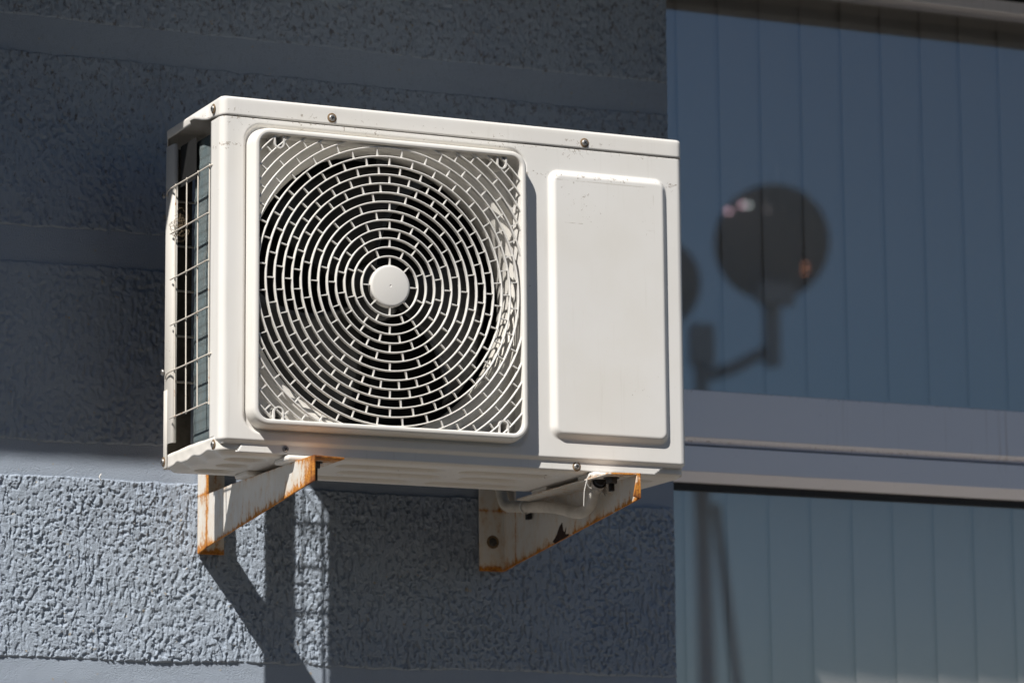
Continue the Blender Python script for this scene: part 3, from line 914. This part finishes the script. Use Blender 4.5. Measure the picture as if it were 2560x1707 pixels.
# --- screws (shared meshes)
def screw_mesh(rad):
    m = MB().lathe([(0, -0.56 * rad), (0.45 * rad, -0.55 * rad), (0.76 * rad, -0.48 * rad), (0.95 * rad, -0.30 * rad), (rad, -0.05 * rad), (rad, 0.12 * rad)], (0, 0, 0), (0, 1, 0), 20)
    me = bpy.data.meshes.new('screw'); me.from_pydata(m.v, [], m.f); finish(me, 60); me.materials.append(M_screw)
    c = MB()
    c.box(-0.58 * rad, 0.58 * rad, -0.585 * rad, -0.3 * rad, -0.14 * rad, 0.14 * rad)
    c.box(-0.14 * rad, 0.14 * rad, -0.59 * rad, -0.3 * rad, -0.58 * rad, 0.58 * rad)
    ce = bpy.data.meshes.new('cross_slot'); ce.from_pydata(c.v, [], c.f); ce.shade_flat(); ce.materials.append(M_screw_dark)
    w = MB().lathe([(0, -0.05 * rad), (1.42 * rad, -0.05 * rad), (1.5 * rad, 0.0), (1.5 * rad, 0.14 * rad), (0, 0.14 * rad)], (0, 0, 0), (0, 1, 0), 20)
    we = bpy.data.meshes.new('washer'); we.from_pydata(w.v, [], w.f); finish(we, 40); we.materials.append(M_washer)
    return me, ce, we
SC = screw_mesh(0.0052)
def screw(loc, normal, tilt=0.0, washer=True):
    q = Vector((0, -1, 0)).rotation_difference(Vector(normal)).to_matrix().to_4x4()
    mw = Matrix.Translation(loc) @ q @ Matrix.Rotation(tilt, 4, 'Y')
    s = link('screw', SC[0], None, ac)
    s.matrix_basis = mw
    c = bpy.data.objects.new('cross_slot', SC[1]); COL.objects.link(c); c.parent = s
    if washer:
        w = bpy.data.objects.new('washer', SC[2]); COL.objects.link(w); w.parent = s
for x, z, y, t in ((0.1828, 0.5205, -0.0018, 0.3), (0.6225, 0.5200, -0.0018, 0.9), (0.1085, -0.0062, 0.0044, 0.5), (0.6046, -0.0080, 0.0044, 0.2)):
    screw((x, y, z), (0, -1, 0), t)
for x, y, z, t in ((-0.0038, 0.0290, 0.5245, 0.4), (-0.0020, 0.0250, -0.0022, 0.1), (-0.0022, 0.2545, 0.0012, 0.7), (-0.0030, 0.2580, 0.1450, 0.2), (-0.0030, 0.2585, 0.4330, 0.2)):
    screw((x, y, z), (-1, 0, 0), t, washer=(z > 0.5 or z < 0.1))

# --- dry grass caught in the guard
rng = random.Random(5)
tuft = MB()
for i in range(46):
    c = Vector((rng.uniform(-0.004, 0.012), rng.gauss(0.205, 0.008), rng.gauss(0.372, 0.009)))
    d = Vector((rng.gauss(0, 1), rng.gauss(0, 1), rng.gauss(0, 1))).normalized()
    e = d.cross(Vector((rng.gauss(0, 1), rng.gauss(0, 1), rng.gauss(0, 1)))).normalized()
    r = rng.uniform(0.004, 0.011); s = rng.uniform(1.5, 4.5)
    tuft.tube([c + d * r * math.cos(t) + e * r * math.sin(t) for t in np.linspace(0, s, 7)], 0.00028, 4)
tag(tuft.out('dry_grass_tuft', M_straw, None, None), 'small tangle of dry grass caught in the side wire guard', 'grass', kind='stuff')

# ------------------------------------------------------------------ wall brackets
def bracket(name, label, mat, xb, sgn, m, z0, ytip, cap, flw, wallw, zbot):
    """sgn +1: flanges go towards +x; the visible plate face is at x = xb"""
    t = 0.003 * sgn if sgn > 0 else 0.003
    root = empty(name, (xb, 0.43, zbot))
    tag(root, label, 'bracket', 'rusty wall brackets')
    YB = 0.4335
    zl = lambda y: z0 + m * y
    ins = 0.0 if sgn > 0 else 0.0
    # arm web
    x1 = xb + 0.003
    poly = [(ytip, -0.0262), (ytip, zl(ytip)), (0.386, zl(0.386)), (0.386, -0.0285), (0.283, -0.0268), (0.276, -0.0262)]
    MB().prism([(xb, y, z) for y, z in poly], (0.003, 0, 0)).out('arm_plate', mat, root, 30, 0.0006)
    # upright angle: leg square to the wall and leg on the wall
    o_ = 0.0012
    MB().prism([(xb + o_, y, z) for y, z in [(0.3855, zl(0.3855) + 0.001), (0.3935, 0.25), (YB, 0.25), (YB, zl(0.437) - (0.0015 if sgn > 0 else 0.0)), (0.3935, zl(0.3935) + 0.0005)]][0:5], (0.003, 0, 0)).out('upright_leg', mat, root, 30, 0.0006)
    xa, xc = (xb + o_ + 0.0031, xb + wallw) if sgn > 0 else (xb - wallw, xb + o_ - 0.0001)
    zb = zl(0.437) - 0.0012
    MB().box(xa, xc, YB - 0.003, YB + 0.0002, zb, 0.25).out('wall_plate', mat, root, 30, 0.0006)
    # top flange, front corner cut back a little
    if sgn > 0:
        poly = [(xb + 0.0031, ytip + 0.0003), (xb + flw, ytip + 0.011), (xb + flw, 0.270), (xb + 0.0031, 0.276)]
    else:
        poly = [(xb - 0.0001, ytip + 0.0003), (xb - flw, ytip + 0.010), (xb - flw, 0.270), (xb - 0.0001, 0.276)]
    MB().prism([(x, y, -0.0292) for x, y in poly], (0, 0, 0.0029)).out('top_flange', mat, root, 30, 0.0006)
    if cap:
        w = cap
        poly = [(xb - 0.0002, ytip + 0.0002, -0.0295), (xb - w * 0.35, ytip + 0.0002, -0.0295), (xb - w, ytip + 0.0002, zl(ytip) + 0.003), (xb - 0.0002, ytip + 0.0002, zl(ytip) + 0.0005)]
        MB().prism(poly, (0, 0.003, 0)).out('end_lip', mat, root, 30, 0.0006)
    return root
bl = bracket('wall_bracket', 'rusty white bracket arm nearest the wire guard, its tip streaked orange', M_rustL, 0.1193, 1, -0.1038, -0.0746, -0.0858, 0, 0.055, 0.047, -0.121)
br = bracket('wall_bracket', 'rusty white bracket with the ribbed hose tied along it', M_rustR, 0.6714, -1, -0.1185, -0.0764, -0.0832, 0.010, 0.0500, 0.045, -0.127)
# rust bitten holes in the second bracket are flaked patches of bare dark metal
M_flake = plain('dark_rust_flake', (0.035, 0.016, 0.011), 0.85)
fl = MB()
def zlr(y): return -0.0764 - 0.1185 * y
for pts in ([(0.228, 0.000), (0.236, 0.005), (0.226, 0.009), (0.221, 0.012), (0.209, 0.024), (0.199, 0.028), (0.196, 0.014), (0.189, 0.010), (0.184, 0.017), (0.187, 0.006), (0.176, 0.004), (0.174, 0.0005)],):
    fl.prism([(0.6708, y, zlr(y) + dz) for y, dz in pts], (0.0007, 0, 0))
fl.out('flaked_patch', M_flake, br, None)

def rod_bolt(x, y, label, zt=-0.0294, length=0.030):
    root = empty('mounting_bolt', (x, y, zt))
    tag(root, label, 'bolt', 'bolts under the unit feet')
    prof = [(0.0052, 0)]
    k = 22
    for i in range(k):
        h = -length * (i + 0.25) / k
        prof += [(0.0052, h), (0.0044, h - length * 0.4 / k)]
    prof += [(0.0040, -length), (0, -length)]
    MB().lathe(prof, (x, y, zt), (0, 0, 1), 16).out('threaded_rod', M_bolt, root, 30)
    hexp = [(x + 0.0098 * math.cos(math.radians(60 * i + 12)), y + 0.0098 * math.sin(math.radians(60 * i + 12)), zt - 0.0095) for i in range(6)]
    MB().prism(hexp, (0, 0, 0.0078)).out('hex_nut', M_bolt, root, 30, 0.0008)
    MB().lathe([(0.0055, 0), (0.0125, 0), (0.0125, -0.0016), (0.0055, -0.0016)], (x, y, zt - 0.0001), (0, 0, 1), 20).out('flat_washer', M_bolt, root, 30)
rod_bolt(0.1420, -0.032, 'dark threaded bolt under the flange of the bracket nearest the wire guard')
rod_bolt(0.6440, -0.040, 'dark threaded bolt beside the torn end of the ribbed hose', length=0.022)
# anchor in the second bracket's wall plate
an = MB().lathe([(0, -0.0030), (0.0050, -0.0028), (0.0072, -0.0012), (0.0075, 0.0002)], (0.6510, 0.4304, -0.0795), (0, 1, 0), 20).out('anchor_bolt', M_bolt, None, 40)
tag(an, 'dark round anchor bolt in the wall plate of the bracket with the hose', 'bolt')
rs = MB().lathe([(0.0070, -0.0006), (0.0112, -0.0005), (0.0115, 0.0002)], (0.6510, 0.4304, -0.0795), (0, 1, 0), 24).out('anchor_washer', M_washer, an, 40)

# ------------------------------------------------------------------ ribbed hose with ties
def spline(pts, n):
    pts = [Vector(p) for p in pts]; out = []
    P = [pts[0] * 2 - pts[1]] + pts + [pts[-1] * 2 - pts[-2]]
    for i in range(1, len(P) - 2):
        for k in range(n):
            t = k / n
            a, b, c, d = P[i - 1], P[i], P[i + 1], P[i + 2]
            out.append(0.5 * ((2 * b) + (c - a) * t + (2 * a - 5 * b + 4 * c - d) * t * t + (3 * b - a - 3 * c + d) * t ** 3))
    out.append(pts[-1]); return out
hx = 0.655
hp = [(hx + 0.006, 0.420, 0.030), (hx + 0.002, 0.408, 0.006), (hx, 0.396, -0.012), (hx - 0.002, 0.375, -0.0245), (hx - 0.003, 0.338, -0.0300), (hx - 0.003, 0.280, -0.0375), (hx - 0.002, 0.222, -0.0445), (hx, 0.170, -0.0540), (hx, 0.120, -0.0655), (hx - 0.002, 0.084, -0.0690), (hx - 0.005, 0.052, -0.0620), (hx - 0.010, 0.026, -0.0490), (hx - 0.014, 0.008, -0.0385), (hx - 0.016, -0.004, -0.0335)]
path = spline(hp, 60)
# resample evenly
L = [0]
for a, b in zip(path[:-1], path[1:]): L.append(L[-1] + (b - a).length)
nn = int(L[-1] / 0.00065)
pp = []; j = 0
for i in range(nn + 1):
    s = L[-1] * i / nn
    while j < len(L) - 2 and L[j + 1] < s: j += 1
    t = (s - L[j]) / max(L[j + 1] - L[j], 1e-9)
    pp.append(path[j].lerp(path[j + 1], t))
rr = [0.0088 + 0.0009 * math.cos(2 * math.pi * i / 6) for i in range(len(pp))]
M_hose = plain('hose_plastic', (0.70, 0.66, 0.60), 0.55, 0, 0.4, 0.12, 30)
hose = empty('drain_hose', (hx, 0.2, -0.08))
tag(hose, 'pale ribbed plastic hose slung along the rusty bracket under the unit', 'hose')
MB().tube(pp, rr, 18).out('ribbed_tube', M_hose, hose, 60)
# torn end with shreds of tape
end = pp[-1]; dirv = (pp[-1] - pp[-8]).normalized()
tp = MB()
tp.tube([end - dirv * 0.016, end - dirv * 0.012, end - dirv * 0.006, end + dirv * 0.004], [0.0106, 0.0116, 0.0110, 0.0122], 14, cap=False)
to = tp.out('tape_wrap', M_tape, hose, 60)
for i in range(7):
    a = random.uniform(0, 6.28); u = dirv.orthogonal().normalized(); w = dirv.cross(u)
    rad = u * math.cos(a) + w * math.sin(a); tan = dirv.cross(rad)
    p0 = end + rad * 0.0114 - dirv * random.uniform(-0.004, 0.012)
    q = [p0, p0 + tan * 0.006, p0 + tan * 0.004 + (rad * 0.6 - Vector((0, 0, 1))) * random.uniform(0.006, 0.011), p0 - tan * 0.001 + rad * 0.003]
    mesh('tape_shred', q, [(0, 1, 2, 3)], M_tape, hose, None)
MB().lathe([(0, 0.0), (0.0085, 0.0), (0.0095, 0.001), (0.0095, 0.010), (0.0080, 0.011), (0, 0.011)], end + dirv * 0.0005, dirv, 16).out('cable_plug', M_rubber, hose, 40)

def tie(center, axis, ru, rv, label, tail=None):
    ax = Vector(axis).normalized(); u = ax.orthogonal().normalized()
    if abs(u.z) < 0.5: u = ax.cross(u)
    w = ax.cross(u); c = Vector(center)
    n = 28; v = []; f = []
    for i in range(n):
        a = 2 * math.pi * i / n
        for s in (-0.0021, 0.0021):
            for k in (0, 0.0012):
                v.append(c + u * (ru + k) * math.cos(a) + w * (rv + k) * math.sin(a) + ax * s)
    for i in range(n):
        j = (i + 1) % n
        for p, q in ((0, 1), (1, 3), (3, 2), (2, 0)):
            f.append((i * 4 + p, i * 4 + q, j * 4 + q, j * 4 + p))
    root = empty('cable_tie', c); tag(root, label, 'cable tie', 'cable ties on the hose')
    mesh('strap', v, f, M_nylon, root, 40)
    if tail: MB().tube(tail, 0.0008, 6).out('tail', M_nylon, root, 60)
    return root
k1 = int(len(pp) * 0.325); a1 = (pp[k1 + 3] - pp[k1 - 3])
tie(pp[k1], a1, 0.0106, 0.0106, 'thin pale cable tie round the middle of the ribbed hose')
e1 = pp[-10]
tie(end + Vector((-0.004, 0.004, 0.004)), (0.25, 1, 0.45), 0.0135, 0.0125, 'white cable tie round the torn upper end of the hose', [end + Vector((-0.017, 0.006, 0.008)), end + Vector((-0.021, 0.009, -0.012)), end + Vector((-0.0205, 0.012, -0.026)), end + Vector((-0.019, 0.016, -0.036))])
cl = MB().box(0.660, 0.668, 0.3085, 0.3195, -0.0540, -0.0375).out('clip', M_rubber, None, 30, 0.001)
tag(cl, 'small black clip on the bracket below the ribbed hose', 'clip')

# ------------------------------------------------------------------ antenna mast across the yard (seen mirrored in the glass)
mast = empty('antenna_mast', (7.42, -11.38, GZ))
tag(mast, 'antenna mast with two satellite dishes, seen only as a dark mirror image in the window', 'antenna mast')
mx, my = 7.42, -11.42
MB().tube([(mx, my, GZ), (mx, my, 0.2), (mx - 0.03, my, 2.70)], [0.065, 0.05, 0.04], 16).out('mast_pole', M_pole, mast, 60)
MB().tube([(mx + 0.5, my + 0.1, GZ), (mx + 0.06, my + 0.01, 1.75)], 0.028, 10).out('stay_tube', M_pole, mast, 60)
MB().tube([(mx - 0.02, my, 2.46), (mx + 0.12, my + 0.08, 2.50), (7.70, -11.17, 2.60)], 0.035, 10).out('cross_arm', M_pole, mast, 60)
MB().tube([(7.71, -11.17, 2.50), (7.70, -11.15, 2.95)], 0.05, 12).out('dish_pipe', M_pole, mast, 60)
MB().box(7.585, 7.80, -11.13, -11.05, 2.83, 2.95).out('dish_mount', M_pole, mast, 40, 0.01)
def dish(cx, cy, cz, r):
    ax = Vector((0.30, -0.90, 0.30)).normalized()
    prof = [(0, 0.0)] + [(r * t, 0.26 * r * t * t) for t in np.linspace(0.15, 1, 8)] + [(r * 1.01, 0.26 * r - 0.004), (r * 0.98, 0.24 * r)]
    MB().lathe(prof, (cx, cy, cz), ax, 40).out('dish', M_dish, mast, 60)
dish(7.683, -11.07, 3.17, 0.325)
dish(7.03, -11.25, 2.92, 0.26)
MB().box(7.27, 7.42, -11.35, -11.28, 2.50, 2.74).out('receiver_head', M_pole, mast, 40, 0.02)

# ------------------------------------------------------------------ unseen block added behind the camera to cut the low sky light
M_blocker = plain('blocker_render', (0.16, 0.15, 0.135), 0.9)
def blocker(x0, x1, top, label):
    opp = empty('sky_blocker', ((x0 + x1) / 2, -17, GZ))
    tag(opp, label, 'light blocker')
    MB().box(x0, x1, -26, -15, GZ, top).out('wall', M_blocker, opp, None)
    MB().box(x0 - 0.3, x1 + 0.3, -26.3, -14.7, top + 0.01, top + 0.25).out('roof', M_soffit, opp, None)
    wm = None
    for i in range(int((x1 - x0 - 1.5) / 3.1)):
        for j in range(int((top - GZ) / 2.9)):
            x = x0 + 1.2 + i * 3.1; z = GZ + 1.0 + j * 2.85
            if wm is None:
                w = MB().box(0, 1.4, -15.001, -14.96, 0, 1.5).out('window', M_motor, opp, None); wm = w.data
            else:
                w = link('window', wm, None, opp)
            w.location = (x, 0, z)
blocker(-46, 1.2, 12.0, 'unseen grey flats across the street, behind the camera')

# glowing balls added by the dish for round glints in the mirror image
def glint_mat(name, c, e):
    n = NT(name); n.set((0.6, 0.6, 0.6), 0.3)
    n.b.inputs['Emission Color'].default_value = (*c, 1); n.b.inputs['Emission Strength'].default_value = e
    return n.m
GLINT_M = [glint_mat('glint_pink', (1.0, 0.62, 0.75), 3.0), glint_mat('glint_white', (0.9, 1.0, 0.98), 2.6), glint_mat('glint_faint', (0.9, 0.75, 0.75), 0.45), glint_mat('glint_amber', (1.0, 0.36, 0.14), 1.1)]
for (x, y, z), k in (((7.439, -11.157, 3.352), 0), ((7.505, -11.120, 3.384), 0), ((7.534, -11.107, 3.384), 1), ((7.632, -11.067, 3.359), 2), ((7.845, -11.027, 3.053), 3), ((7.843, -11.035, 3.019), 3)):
    MB().lathe([(0, -0.012), (0.007, -0.010), (0.0113, -0.0043), (0.012, 0.0), (0.0113, 0.0043), (0.007, 0.010), (0, 0.012)], (x - 0.065, y + 0.132, z - 0.028), (0, 0, 1), 16).out('glint_ball', GLINT_M[k], mast, 180)

# ------------------------------------------------------------------ curled flake of paint on the wall
fk = [(-0.0450, 0.4345, 0.0030), (-0.0475, 0.4325, 0.0005), (-0.0488, 0.4320, -0.0030), (-0.0470, 0.4325, -0.0065), (-0.0452, 0.4340, -0.0085)]
tag(MB().tube(spline(fk, 4), 0.0010, 6).out('paint_flake', M_nylon, None, 60), 'tiny white curled paint flake on the smooth wall band', 'paint flake')
